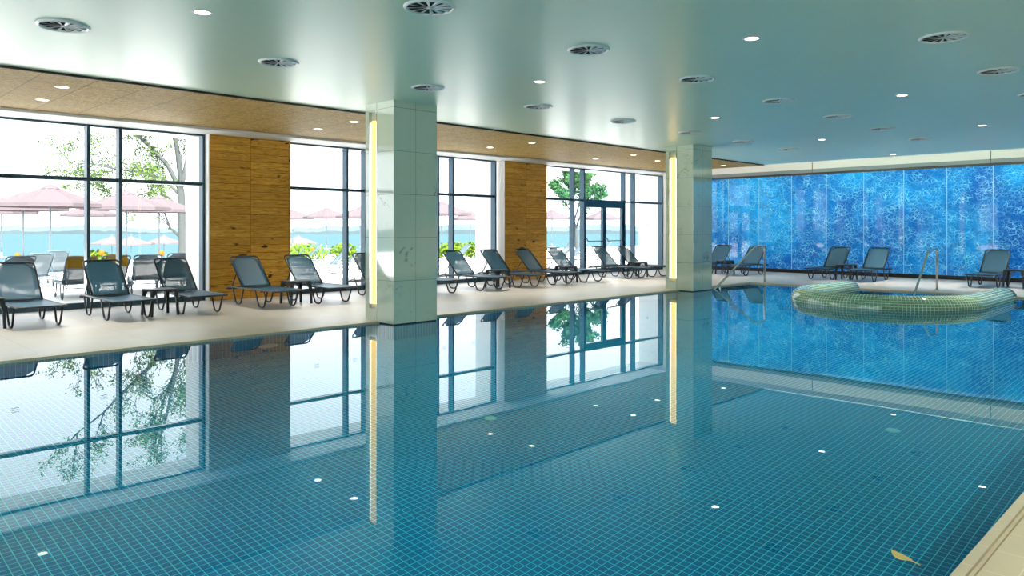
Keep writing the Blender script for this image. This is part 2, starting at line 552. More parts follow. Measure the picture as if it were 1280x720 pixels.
# ------------------------------------------------------------------ windows
FY0, FY1 = WY1 - .02, WY1 + .10
def wave_decal(x, z, parent):
    d = MB()
    for k in range(3):
        zz = z + (k - 1) * .032
        def fn(u, v, zz=zz):
            xx = (u - .5) * .11
            return (x + xx, WY1 + .018, zz + math.sin(u * 2 * PI) * .010 + u * .018 + (v - .5) * .008)
        d.sheet(fn, 14, 1)
    d.build('wave_decal', M['mullion'], parent)
def window(n, xa, xb, mull, door=None):
    """mull: list of mullion centre lines strictly between xa and xb; door: (x0, x1) opening"""
    w = struct('window_%d' % n)
    TZ = 2.255
    fr = MB()
    segs = [(xa, xb)] if not door else [(xa, door[0]), (door[1], xb)]
    for a, b in segs: fr.box(a, b, FY0, FY1, DZ, DZ + .10)
    fr.box(xa, xb, FY0, FY1, HS - .035, HS)
    fr.build('frame', M['mullion'], w)
    xs = [xa + .025] + list(mull) + [xb - .025]
    for x in xs:
        MB().box(x - .026, x + .026, FY0 - .03, FY1 + .02, DZ, HS - .001).build('mullion', M['mullion'], w, bevel=.004)
    tb = MB().box(xa, xb, FY0 - .005, FY1, TZ - .032, TZ + .032).build('transom', M['mullion'], w)
    for i in range(len(xs) - 1):
        a, b = xs[i] + .026, xs[i + 1] - .026
        MB().box(a, b, WY1 + .03, WY1 + .036, TZ + .032, HS - .035).build('pane', M['glass'], w)
        if door and abs(a - door[0]) < .2: continue
        p = MB().box(a, b, WY1 + .03, WY1 + .036, DZ + .10, TZ - .032).build('pane', M['glass'], w)
        wave_decal((a + b) / 2, 1.54, p)
    return w
window(1, -.15, 5.91, [1.30, 1.79, 3.90, 4.41])
window(2, 7.60, 13.62, [9.06, 9.54, 11.65, 12.13])
window(3, 15.43, 21.43, [16.79, 17.27, 19.29, 19.82], door=(17.27, 19.29))
# double door
dr = struct('door_1')
xa, xb, zt = 17.30, 19.26, 2.14
MB().box(xa, xb, FY0, FY1, zt, 2.225).build('frame', M['mullion'], dr)
for k in range(2):
    a = xa + k * .98; b = a + .98
    lf = MB()
    lf.box(a + .005, a + .085, FY0, FY1 - .03, DZ + .01, zt); lf.box(b - .085, b - .005, FY0, FY1 - .03, DZ + .01, zt)
    lf.box(a + .085, b - .085, FY0, FY1 - .03, zt - .09, zt); lf.box(a + .085, b - .085, FY0, FY1 - .03, DZ + .01, DZ + .16)
    lo = lf.build('door_leaf', M['mullion'], dr, bevel=.003)
    MB().box(a + .085, b - .085, WY1 + .03, WY1 + .036, DZ + .16, zt - .09).build('glass', M['glass'], lo)
    pb = MB(); z = 1.03; yy = FY0 - .07
    pb.tube(fillet([(a + .05, FY0, z + .10), (a + .05, yy, z + .06), (a + .07, yy, z), (b - .07, yy, z), (b - .05, yy, z + .06), (b - .05, FY0, z + .10)], .05), .014)
    pb.build('push_bar', M['mullion'], lo)
    wave_decal((a + b) / 2, 1.54, lo)

# ------------------------------------------------------------------ columns with their light slots
def column(i, cx):
    a, b, c, d = cx, cx + .80, 8.82, 9.54
    s0, s1, z0, z1, t = 9.245, 9.445, .20, 3.15, .05
    m = MB()
    Z0, Z1 = .018, HC
    U = lambda y: (y - 8.444) / 2.0
    V = lambda z: z - .64 + .632 * 2 
    def fx(x, ya, yb, za, zb, flip):
        q = [(x, yb, za), (x, ya, za), (x, ya, zb), (x, yb, zb)]
        if flip: q = q[::-1]
        m.quad(*q, uv=[(U(p[1]), V(p[2])) for p in q])
    for x, flip, xi in ((a, False, a + t), (b, True, b - t)):
        for (ya, yb, za, zb) in ((c, s0, Z0, Z1), (s1, d, Z0, Z1), (s0, s1, Z0, z0), (s0, s1, z1, Z1)):
            fx(x, ya, yb, za, zb, flip)
        dx = xi
        m.quad((x, s0, z0), (dx, s0, z0), (dx, s0, z1), (x, s0, z1)); m.quad((x, s1, z0), (dx, s1, z0), (dx, s1, z1), (x, s1, z1))
        m.quad((x, s0, z0), (x, s1, z0), (dx, s1, z0), (dx, s0, z0)); m.quad((x, s0, z1), (x, s1, z1), (dx, s1, z1), (dx, s0, z1))
        m.quad((dx, s0, z0), (dx, s1, z0), (dx, s1, z1), (dx, s0, z1))
    for y, sgn in ((c, 1), (d, -1)):
        q = [(a, y, Z0), (b, y, Z0), (b, y, Z1), (a, y, Z1)]
        if sgn < 0: q = q[::-1]
        m.quad(*q, uv=[(p[0] - a + .0, V(p[2])) for p in q])
    col = struct('column' if i == 0 else 'column.%03d' % i, m, M['marble'], ('marble-tiled square column at the pool edge', 'marble-tiled square column beside the pool steps')[i])
    MB().box(a + .008, b - .008, c + .008, d - .008, -.05, .02).build('base_gap', M['black'], col)
    MB().box(a, b, c, d, PD, -.05).build('underwater_base', M['pool'], col).cycles.is_caustics_receiver = True
    for x, sgn, lab in ((a, -1, ('tall warm light strip in the near column beside the window deck', 'tall warm light strip in the column beside the pool steps')[i]),
                        (b, 1, ('tall warm light strip on the far side of the near column', 'tall warm light strip on the far side of the steps column')[i])):
        L = thing('column_light', lab, 'wall light', (x, (s0 + s1) / 2, z0))
        h = z1 - z0; w = (s1 - s0) / 2
        f = MB(); f0, f1 = sorted((0.0, -sgn * .045)); f0, f1 = (f0 + .001, f1 - .001)
        for ya, yb in ((-w + .001, -w + .012), (w - .012, w - .001)): f.box(f0, f1, ya, yb, .001, h - .001)
        f.box(f0, f1, -w + .012, w - .012, .001, .012); f.box(f0, f1, -w + .012, w - .012, h - .012, h - .001)
        f.build('frame', M['steel'], L)
        e0, e1 = sorted((-sgn * .006, -sgn * .040))
        MB().box(e0, e1, w - .046, w - .014, .08, h - .17).build('led_tube', M['led_white'], L, bevel=.01)
        MB().box(e0, e1, -w + .014, -w + .026, .08, h - .17).build('led_tube', M['led_white'], L, bevel=.01)
        e0, e1 = sorted((-sgn * .008, -sgn * .044))
        MB().box(e0, e1, -w + .027, w - .047, .08, h - .14).build('diffuser', M['led_amber'], L)
column(0, 6.40); column(1, 14.50)

# ------------------------------------------------------------------ whirlpool ring
def spa():
    cx, cy, rc, tr_ = 15.15, 5.02, 1.48, .225
    zc = .02
    pts = []
    for k in range(9): pts.append((17.3 - (17.3 - cx) * k / 9, cy + rc))
    for k in range(41):
        a = PI / 2 + PI * k / 40
        pts.append((cx + rc * math.cos(a), cy + rc * math.sin(a)))
    for k in range(1, 10): pts.append((cx + (17.35 - cx) * k / 9, cy - rc))
    m = MB(); n = 28; base = 0; L = 0; arc = [0]
    for i in range(1, len(pts)):
        L += math.dist(pts[i], pts[i - 1]); arc.append(L)
    prof = [(tr_ * 1.0 * math.cos(2 * PI * k / n), tr_ * math.sin(2 * PI * k / n)) for k in range(n)]
    for i, p in enumerate(pts):
        a = pts[max(0, i - 1)]; b = pts[min(len(pts) - 1, i + 1)]
        t = Vector((b[0] - a[0], b[1] - a[1])).normalized(); nx = Vector((t.y, -t.x))
        for (u, z) in prof: m.v.append((p[0] + nx.x * u, p[1] + nx.y * u, zc + z))
    for i in range(len(pts) - 1):
        for k in range(n):
            k2 = (k + 1) % n
            m.f.append((i * n + k, (i + 1) * n + k, (i + 1) * n + k2, i * n + k2)); m.sm.append(True)
            va, vb = k * .055, (k + 1) * .055
            m.uv[len(m.f) - 1] = [(arc[i], va), (arc[i + 1], va), (arc[i + 1], vb), (arc[i], vb)]
    m.f.append(tuple(range(n))); m.sm.append(False)
    m.f.append(tuple((len(pts) - 1) * n + k for k in range(n - 1, -1, -1))); m.sm.append(False)
    t = thing('whirlpool', 'rounded whirlpool ring of green mosaic tiles standing in the pool', 'hot tub', (0, 0, 0))
    m.build('rim', M['spa'], t)
    f = MB()
    f.box(cx - rc, 17.75, cy - rc + .05, cy + rc - .05, PD + .001, -.62)
    f.build('tub_floor', M['pool'], t)
    w = MB()
    for i in range(len(pts) - 1):
        (xa, ya), (xb, yb) = pts[i], pts[i + 1]
        w.quad((xa, ya, PD), (xb, yb, PD), (xb, yb, -.2), (xa, ya, -.2))
    w.build('tub_wall', M['pool'], t)
spa()

# ------------------------------------------------------------------ handrails
h1 = MB()
h1.tube(fillet([(17.95, 8.85, DZ), (17.95, 8.85, .97), (17.42, 8.85, .95), (15.36, 8.85, -.06), (15.2, 8.85, -.5)], .09, 5), .024, 10)
t = thing('handrail', 'steel handrail sloping into the water beside the far column', 'handrail', (17.95, 8.85, DZ))
for q in range(len(h1.v)): h1.v[q] = (h1.v[q][0] - 17.95, h1.v[q][1] - 8.85, h1.v[q][2] - DZ)
h1.build('rail', M['steel'], t)
MB().tube([(15.72 - 17.95, 0, .12 - DZ), (15.72 - 17.95, 0, -.9 - DZ)], .017, 8).build('post', M['steel'], t)
MB().lathe([(.0, .012), (.045, .012), (.05, 0)], 16).build('foot_plate', M['steel'], t)
t = thing('handrail', 'steel handrail leading down into the whirlpool', 'handrail', (18.5, 5.05, DZ))
MB().tube(fillet([(0, 0, 0), (0, 0, .93), (-.6, 0, .89), (-1.62, 0, -.06), (-1.75, 0, -.3)], .07, 5), .024, 10).build('rail', M['steel'], t)
MB().lathe([(.0, .012), (.045, .012), (.05, 0)], 16).build('foot_plate', M['steel'], t)

# ------------------------------------------------------------------ loungers
def make_lounger(label, group, fmat, smat):
    t = thing('sun_lounger', label, 'sun lounger', (0, 0, 0), 0, group)
    Y = lambda y: y - .94
    w = .29; r = .0145; zs = .305
    fr = MB()
    fr.tube(fillet([(-w, Y(0), zs), (w, Y(0), zs), (w, Y(1.72), zs), (w, Y(1.88), zs - .05), (-w, Y(1.88), zs - .05), (-w, Y(1.72), zs)], .06, 4, True), r, 8, True)
    fr.tube([(-w, Y(1.20), zs - .012), (w, Y(1.20), zs - .012)], r * .9, 8)
    fr.tube([(-w, Y(.50), zs - .03), (w, Y(.50), zs - .03)], r * .8, 8)
    fr.build('frame', fmat, t)
    for sx in (-1, 1):
        for y0 in (.22, 1.12):
            x = sx * (w + .004)
            l = MB()
            l.tube(fillet([(x, Y(y0), zs), (x * .98, Y(y0 + .135), r), (x * .98, Y(y0 + .315), r), (x, Y(y0 + .46), zs)], .06, 4), r, 8)
            l.build('leg', fmat, t)
    def seat(u, v):
        e = 4 * v * (1 - v)
        return ((v - .5) * 2 * (w - .004), Y(.015 + u * 1.21), zs + .006 - .022 * e)
    MB().sheet(seat, 12, 8).build('seat', smat, t, solid=.004)
    # backrest: U frame with its own sling
    yb, zb, yt, zt = 1.23, zs + .012, 1.76, .85
    P = lambda x, s: (x, Y(yb + (yt - yb) * s), zb + (zt - zb) * s)
    wb_ = w - .022
    bf = MB()
    bf.tube(fillet([P(-wb_, 0), P(-wb_, 1), P(wb_, 1), P(wb_, 0)], .075, 5), r, 8)
    bf.tube([P(-wb_, .0), P(wb_, .0)], r * .8, 8)
    bo = bf.build('backrest', fmat, t)
    def back(u, v):
        s = .01 + .975 * u
        half = wb_ - .003
        if u > .84: half -= (u - .84) / .16 * .12
        e = 4 * v * (1 - v) * math.sin(PI * min(1, u * 1.1) * .9)
        p = P((v - .5) * 2 * half, s)
        return (p[0], p[1] + .014 * e, p[2] - .014 * e)
    MB().sheet(back, 14, 8).build('back_sling', smat, bo, solid=.004)
    st = MB()
    st.tube(fillet([P(-wb_ + .02, .50), (-wb_ + .02, Y(1.70), zs - .01), (wb_ - .02, Y(1.70), zs - .01), P(wb_ - .02, .50)], .03, 3), r * .7, 8)
    st.build('prop_bar', fmat, t)
    return t

G1 = 'sun loungers along the window wall'
win_l = [
    (2.65, 'dark sling sun lounger before the wide pane, first of the window row'),
    (3.86, 'dark sling sun lounger before the narrow pane, second of the window row'),
    (4.96, 'dark sling sun lounger before the pane with the bare tree, third of the window row'),
    (6.31, 'near-black sun lounger standing against the wood panel closest to the bare tree'),
    (7.38, 'dark sun lounger beside the far edge of the wood panel, sharing a side table'),
    (8.92, 'dark sun lounger half hidden behind the near marble column'),
    (10.00, 'sun lounger whose foot end alone shows past the near marble column'),
    (11.40, 'dark sun lounger whole in view just past the near marble column'),
    (12.57, 'pale see-through sun lounger before the white outdoor pier and second wood panel'),
    (13.80, 'dark sun lounger standing against the second wood panel'),
    (15.00, 'sun lounger just past the second wood panel, before the leafy tree'),
    (16.95, 'sun lounger in front of the left leaf of the glass doors'),
    (18.06, 'last sun lounger of the window row, before the glass doors'),
]
win_l[11] = (16.95, 'sun lounger before the close mullions next to the glass doors')
proto = None
for x, lab in win_l:
    if proto is None:
        proto = make_lounger(lab, G1, M['frame'], M['sling']); proto.location = (x, 12.62, DZ)
    else:
        dup(proto, (x, 12.62 + rng.uniform(-.03, .03), DZ), R(rng.uniform(-1, 1)), lab)
G2 = 'sun loungers along the blue wall'
for y, lab in [
    (11.93, 'blue-wall sun lounger half hidden by the far column'),
    (10.78, 'blue-wall sun lounger seen behind the sloping pool handrail'),
    (8.30, 'sun lounger before the darkest blue panels, its foot toward the whirlpool end'),
    (7.24, 'blue-wall sun lounger beside the whirlpool handrail, sharing a table with its twin'),
    (4.50, 'near-black sun lounger alone beyond the whirlpool handrail by the blue wall'),
    (3.38, 'sun lounger cut off by the frame beside the last blue-wall table')]:
    dup(proto, (20.62, y, DZ), -PI / 2 + R(rng.uniform(-1, 1)), lab, G2)

# ------------------------------------------------------------------ side tables
def make_table(label, group):
    t = thing('side_table', label, 'side table', (0, 0, 0), 0, group)
    h, a = .42, .21
    m = MB(); ring = []
    for k in range(4):
        for q in range(5):
            an = PI / 2 * k + PI / 2 * q / 4
            c = ((a - .05) * (1 if k in (0, 3) else -1), (a - .05) * (1 if k in (0, 1) else -1))
            ring.append((c[0] + .05 * math.cos(an), c[1] + .05 * math.sin(an)))
    nn = len(ring)
    for z in (h - .035, h): 
        for p in ring: m.v.append((p[0], p[1], z))
    for k in range(nn):
        m.f.append((k, (k + 1) % nn, nn + (k + 1) % nn, nn + k)); m.sm.append(False)
    m.f.append(tuple(nn + k for k in range(nn))); m.sm.append(False)
    m.f.append(tuple(range(nn - 1, -1, -1))); m.sm.append(False)
    m.build('table_top', M['table'], t, bevel=.006)
    for sx in (-1, 1):
        for sy in (-1, 1):
            l = MB(); b = len(l.v)
            for (z, wd, o) in ((0, .022, .205), (.25, .026, .195), (h - .034, .045, .172)):
                x, y = sx * (o - .005), sy * (o - .005)
                for dx, dy in ((-1, -1), (1, -1), (1, 1), (-1, 1)): l.v.append((x + dx * wd * .8, y + dy * wd * .8, z))
            for i in range(2):
                for k in range(4):
                    l.f.append((b + 4 * i + k, b + 4 * i + (k + 1) % 4, b + 4 * i + 4 + (k + 1) % 4, b + 4 * i + 4 + k)); l.sm.append(False)
            l.f.append((b + 3, b + 2, b + 1, b)); l.sm.append(False)
            l.build('leg', M['table'], t, bevel=.004)
    return t
tp = None
for x, y, lab in [
    (2.10, 12.35, 'dark side table cut by the frame beside the first window-row lounger'),
    (4.41, 12.33, 'dark side table between the loungers before the bare tree'),
    (6.85, 12.45, 'dark side table before the wood panel between two loungers'),
    (9.46, 12.45, 'dark side table hidden behind the near column'),
    (11.98, 12.45, 'side table between the see-through loungers just past the near column'),
    (14.40, 12.45, 'side table beside the lounger at the second wood panel'),
    (17.50, 12.45, 'side table between the two loungers at the glass doors'),
    (20.45, 11.35, 'blue-wall side table between loungers behind the pool handrail'),
    (20.45, 7.77, 'side table between the paired loungers before the dark blue panels'),
    (20.45, 3.94, 'side table cut by the frame beside the near-black blue-wall lounger')]:
    if tp is None:
        tp = make_table(lab, 'side tables between the loungers'); tp.location = (x, y, DZ)
    else: dup(tp, (x, y, DZ), R(rng.uniform(-4, 4)), lab)

# ------------------------------------------------------------------ ceiling vents and lamps
def make_vent(label, group):
    t = thing('ceiling_vent', label, 'ceiling vent', (0, 0, 0), 0, group)
    MB().lathe([(.188, -.003), (.190, -.014), (.200, -.021), (.214, -.014), (.222, -.001)], 40).build('rim', M['white_gloss'], t)
    MB().lathe([(.0, -.003), (.19, -.003)], 40).build('backing', M['dark'], t)
    MB().lathe([(.0, -.016), (.020, -.015), (.026, -.012), (.026, -.004)], 16).build('hub', M['white_gloss'], t)
    for k in range(12):
        a = 2 * PI * k / 12; ca, sa = math.cos(a), math.sin(a)
        def fn(u, v):
            rr = .022 + u * .168; off = (v - .5) * (.008 + .034 * u)
            z = -.006 - .007 * v
            return (rr * ca - off * sa, rr * sa + off * ca, z)
        MB().sheet(fn, 3, 1).build('vane', M['white_gloss'], t, solid=.002)
    return t
vp = None
ROWN = {7.75: 'the row by the timber', 4.92: 'the middle row', 2.15: 'the poolside row'}
ordn = ['first', 'second', 'third', 'fourth', 'fifth', 'sixth', 'seventh', 'eighth']
for y, xs in ((7.75, [1.92, 4.05, 6.18, 8.32, 10.47, 12.63, 14.73, 16.9]), (4.92, [3.94, 6.05, 8.18, 10.40, 12.57, 14.67, 16.9]), (2.15, [8.10, 10.28, 12.42])):
    for i, x in enumerate(xs):
        lab = 'round swirl ceiling vent, %s of %s counted toward the blue wall' % (ordn[i], ROWN[y])
        if vp is None:
            vp = make_vent(lab, 'round ceiling vents'); vp.location = (x, y, HC)
        else: dup(vp, (x, y, HC), R(rng.uniform(0, 30)), lab)

def make_lamp(label, group, r=.065, power=215):
    t = thing('downlight', label, 'ceiling light', (0, 0, 0), 0, group)
    MB().lathe([(r, -.001), (r, -.006), (r + .022, -.004), (r + .025, 0)], 24).build('rim', M['white_gloss'], t)
    MB().lathe([(0, -.004), (r, -.004)], 24).build('diffuser', M['lamp'], t)
    ld = bpy.data.lights.new('downlight_beam', 'SPOT'); ld.energy = power; ld.color = (1.0, .92, .80)
    ld.cycles.is_caustics_light = True; ld.spot_size = R(95); ld.spot_blend = 1.0; ld.shadow_soft_size = .05
    lo = bpy.data.objects.new('downlight_beam', ld); C.objects.link(lo); lo.parent = t; lo.location = (0, 0, -.03)
    return t
lp = None
LROW = {6.43: 'the row by the columns', 3.5: 'the mid-pool row', 10.97: 'the timber outer row', 12.25: 'the timber window row'}
for y, z, xs in ((6.43, HC, [2.65, 6.93, 11.26, 15.61, 19.95]), (3.5, HC, [2.5, 6.83, 11.22, 15.52, 19.9]), (-.4, HC, [2.3, 4.6, 6.9, 11.22, 15.5, 19.9]), (-2.4, HC, [4.6, 9.0, 13.4, 17.8]),
              (10.97, HT, [2.70, 7.13, 11.57, 15.25, 19.68]), (12.25, HT, [2.77, 7.18, 11.55, 15.35])):
    for i, x in enumerate(xs):
        lab = 'small ceiling downlight, %s of %s counted toward the blue wall' % (ordn[i], LROW.get(y, 'the added deck-edge fill row' if y > -1 else 'the added back-deck fill row'))
        if lp is None:
            lp = make_lamp(lab, 'recessed ceiling downlights'); lp.location = (x, y, z)
        else:
            q = dup(lp, (x, y, z), 0, lab)
            if 0 < y < 7:
                if i == 1 and y > 6:
                    pool_beam = [c for c in q.children if c.type == 'LIGHT'][0].data.copy(); pool_beam.energy = 480; pool_beam.spot_size = R(84)
                [c for c in q.children if c.type == 'LIGHT'][0].data = pool_beam
            if y < 0:  # unseen lamp rows, added to brighten the near deck and the ceiling
                b = [c for c in q.children if c.type == 'LIGHT'][0]; b.data = b.data.copy(); b.data.energy = 400; b.data.spot_size = R(72 if y > -1 else 110); b.data.color = (1, .88, .66)
dup(lp, (17.05, 11.47, HT), 0, 'lone ceiling downlight on the timber strip midway past the far column')
# cove light strip hidden in the recess above the blue wall
cv = thing('cove_light', 'light strip in the ceiling recess above the blue wall', 'ceiling light', (20.72, 5, HC + .02))
ld = bpy.data.lights.new('cove_beam', 'AREA'); ld.shape = 'RECTANGLE'; ld.size = 17.5; ld.size_y = .04; ld.energy = 260; ld.color = (1, .93, .80)
lo = bpy.data.objects.new('cove_beam', ld); C.objects.link(lo); lo.parent = cv
lo.location = (.0, 0, .02)
lo.rotation_euler = (R(180), 0, R(90))
MB().box(-.04, .04, -8.8, 8.8, -.02, .012).build('strip', M['white'], cv)

# ------------------------------------------------------------------ small pool things
def disc(mb, r=.06, t=.012): return mb.lathe([(0, t), (r * .75, t), (r, t * .5), (r, 0)], 24)
for x, y, lab in ((4.72, 5.0, 'round pale inlet disc on the pool floor between the columns'), (6.84, 2.21, 'round pale inlet disc on the pool floor below the whirlpool')):
    o = disc(MB()).build('pool_inlet', M['white_gloss']); o.location = (x, y, PD); tag(o, lab, 'pool inlet'); o.cycles.is_caustics_receiver = True
o = disc(MB(), .14, .02).build('pool_inlet', M['white_gloss']); o.location = (4.66, PY1, -.85); o.rotation_euler = (R(90), 0, 0)
o.cycles.is_caustics_receiver = True
tag(o, 'large round inlet disc on the pool wall below the wood panel', 'pool inlet')
# floating leaf
def leaf(u, v):
    w = math.sin(PI * min(1, max(0, u))) ** .8 * .026
    return ((u - .5) * .11, (v - .5) * 2 * w, .004 + .012 * (2 * u - 1) ** 2 + .008 * abs(v - .5))
lf = thing('leaf', 'small yellow fallen leaf floating on the pool water', 'leaf', (3.39, 1.06, .003), R(-117))
MB().sheet(leaf, 10, 4).build('blade', M['lip'], lf, solid=.002)
MB().tube([(.050, 0, .014), (.070, .008, .012), (.082, .016, .006)], .0025, 6).build('stem', M['lip'], lf)

# ------------------------------------------------------------------ outside
def at(u, d, z=0.0):
    r = (u - 640) / 930
    return Vector((d * (1 + r) / 2 ** .5, d * (1 - r) / 2 ** .5, z))
g = MB(); g.box(-30, 60, WY1 + .1, 36, -.4, -.01); g.box(-40, WX0 - .2, -15, WY1 + .1, -.4, -.01); g.box(WX1 + .25, 60, -10, WY1 + .1, -.4, -.01)
struct('terrace_ground', g, M['terrace'])
b = MB(); b.quad((-150, 36, -.4), (200, 36, -.4), (260, 70, -1.95), (-200, 70, -1.95))
struct('beach_ground', b, M['terrace'])
s_ = MB(); s_.quad((-1500, 40, -2), (1500, 40, -2), (1500, 1800, -2), (-1500, 1800, -2))
struct('sea_surface', s_, M['sea'])
sh = MB()
n = 220; base = None
for i in range(n + 1):
    r = -.95 + 1.5 * i / n
    d = 470
    x, y = d * (1 + r) / 2 ** .5, d * (1 - r) / 2 ** .5
    hgt = 1.8 + 1.3 * math.sin(i * .21) * math.sin(i * .047 + 1) + rng.uniform(0, 1.6)
    k = 1.08
    sh.v += [(x, y, -2.1), (x, y, -1.6 + hgt * .6), (x * 1.02, y * 1.02, hgt + .4), (x * k, y * k, hgt * .5)]
for i in range(n):
    for q in range(3):
        a = 4 * i + q; sh.f.append((a, a + 4, a + 5, a + 1)); sh.sm.append(False)
struct('hills', sh, M['shore'], 'low hazy far shore with trees across the water')

def make_umbrella(label, group, mat, half=1.6, zr=2.25, zt=2.85):
    t = thing('garden_umbrella', label, 'umbrella', (0, 0, 0), 0, group)
    MB().tube([(0, 0, .05), (0, 0, zt + .02)], .03, 10).build('pole', M['pole'], t)
    MB().lathe([(0, .07), (.05, .30), (.055, .07), (.30, .06), (.32, 0)], 20).build('base', M['pole'], t)
    c = MB(); k8 = 8; rows = 7
    for i in range(rows + 1):
        s = i / rows
        for k in range(k8 * 4):
            a = 2 * PI * k / (k8 * 4)
            ph = (a % (2 * PI / k8)) / (2 * PI / k8)
            rr = half * s * math.cos(PI / k8) / math.cos((ph - .5) * 2 * PI / k8)
            z = zt - (zt - zr) * (s ** 1.08) - .07 * 4 * ph * (1 - ph) * s * (1 - s)
            c.v.append((rr * math.cos(a), rr * math.sin(a), z))
    nn = k8 * 4
    for k in range(nn):   # valance
        v = c.v[rows * nn + k]; c.v.append((v[0], v[1], v[2] - .12))
    for i in range(rows + 1):
        for k in range(nn):
            k2 = (k + 1) % nn
            c.f.append((i * nn + k, (i + 1) * nn + k, (i + 1) * nn + k2, i * nn + k2)); c.sm.append(False)
    c.build('canopy', mat, t)
    MB().lathe([(.30, zt - .10), (.18, zt - .01), (.06, zt + .05), (.0, zt + .06)], 16).build('vent_cap', mat, t)
    MB().lathe([(0, zt + .20), (.02, zt + .19), (.035, zt + .15), (.02, zt + .11), (.03, zt + .05)], 10).build('finial', M['pole'], t)
    for k in range(k8):
        a = 2 * PI * k / k8
        MB().tube([(.03 * math.cos(a), .03 * math.sin(a), zr - .1), (half * .55 * math.cos(a), half * .55 * math.sin(a), zr + (zt - zr) * .42)], .010, 5).build('strut', M['pole'], t)
    return t
um = None
for u, d, rz, lab in [
    (63, 25, 10, 'pinkish grey umbrella standing whole behind the wide first pane'),
    (29, 30, 25, 'pinkish umbrella peeking out behind the largest umbrella'),
    (2, 36, 5, 'pinkish umbrella cut by the frame at the first window'),
    (199, 33, 0, 'pale umbrella beside the bare tree trunk behind the third pane'),
    (158, 29, 20, 'umbrella mostly hidden by the mullion before the bare tree'),
    (112, 44, 12, 'small low umbrella beyond the mullion pair of the first window'),
    (-40, 38, 12, 'umbrella outside the frame at the terrace'),
    (408, 52, 8, 'umbrella in the middle of the pane past the first wood panel'),
    (366, 57, 3, 'umbrella partly covered by the edge of the first wood panel'),
    (450, 50, 14, 'umbrella seen between the close mullions before the near column'),
    (552, 40, 0, 'umbrella beside the inner edge of the near column'),
    (588, 62, 9, 'umbrella before the white pier past the near column'),
    (690, 58, 0, 'umbrella below the leafy tree by the second wood panel'),
    (752, 60, 15, 'umbrella seen through the glass doors')]:
    p = at(u, d, -.01)
    if um is None:
        um = make_umbrella(lab, 'canvas umbrellas on the terrace', M['canopy']); um.location = p; um.rotation_euler = (0, 0, R(rz))
    elif lab.startswith('umbrella outside'): continue
    else: dup(um, p, R(rz), lab)
wm = None
for u, d, lab in [(164, 62, 'small white beach parasol seen between mullion and umbrella pole'), (373, 66, 'small white beach parasol by the wood panel edge'), (205, 68, 'small white beach parasol behind the umbrella pole'), (140, 64, 'small white beach parasol just past the second mullion')]:
    p = at(u, d, -1.6)
    if wm is None:
        wm = make_umbrella(lab, 'white parasols down on the beach', M['canopy_white'], 1.7, 1.75, 2.35); wm.location = p
    else: dup(wm, p, 0, lab)

ol = None
TOPS = {}
GO = 'grey loungers out on the terrace'
for u, d, rz, lab in [
    (8, 15.6, 8, 'grey outdoor lounger seen behind the first window-row lounger'),
    (38, 17.5, 4, 'grey outdoor lounger below the umbrella pole at the first window'),
    (62, 19.5, 0, 'grey outdoor lounger partly behind the thick umbrella pole'),
    (94, 15.2, -6, 'grey outdoor lounger with yellow towel beside the first mullion'),
    (134, 16.0, -4, 'grey outdoor lounger behind the second mullion'),
    (181, 16.5, -14, 'grey-blue outdoor lounger behind the table of the first window'),
    (217, 17.5, -10, 'grey outdoor lounger behind the third indoor lounger'),
    (372, 26.6, 66, 'pale outdoor lounger against the green hedge by the wood panel'),
    (404, 23, 72, 'pale outdoor lounger in the middle of the second window'),
    (424, 25, 62, 'pale outdoor lounger beside the mullion of the second window'),
    (446, 27, 70, 'pale outdoor lounger between the close mullions of the second window'),
    (558, 26, 70, 'pale outdoor lounger next to the near column edge'),
    (586, 28, 66, 'pale outdoor lounger before the white pier'),
    (690, 27.5, 70, 'pale outdoor lounger past the second wood panel'),
    (708, 30.5, 64, 'pale outdoor lounger behind the wide mullion near the doors'),
    (742, 33.5, 70, 'pale outdoor lounger behind the glass doors')]:
    p = at(u, d, -.01)
    p.y = max(p.y, 16.4 if p.x > 5 else 15.6)
    if ol is None:
        ol = make_lounger(lab, GO, M['frame_out'], M['sling_out']); ol.location = p; ol.rotation_euler = (0, 0, R(180 + rz))
    else: dup(ol, p, R(180 + rz), lab)
    TOPS[u] = (p + Matrix.Rotation(R(180 + rz), 3, 'Z') @ Vector((0, .815, .873)), R(180 + rz))

# yellow towels laid over outdoor lounger backs
def towel(u, w, lab):
    p, rz = TOPS[u]
    m = MB()
    def fn(a, b):
        x = (a - .5) * w; q = b * 2 - 1
        return (x, -q * .022 + (-.20 * q if q > 0 else 0) * max(0, abs(q) - .1) + .006 * math.sin(x * 21) * abs(q), -.26 * max(0, abs(q) - .10) + .008 * math.sin(x * 13))
    m.sheet(fn, 14, 16)
    o = m.build('towel', M['towel'], None, solid=.010)
    o.location = p; o.rotation_euler = (0, 0, rz)
    tag(o, lab, 'towel')
towel(94, .52, 'orange-yellow towel draped over an outdoor lounger beside the first mullion')
towel(134, .40, 'yellow towel draped over the outdoor lounger behind the second mullion')

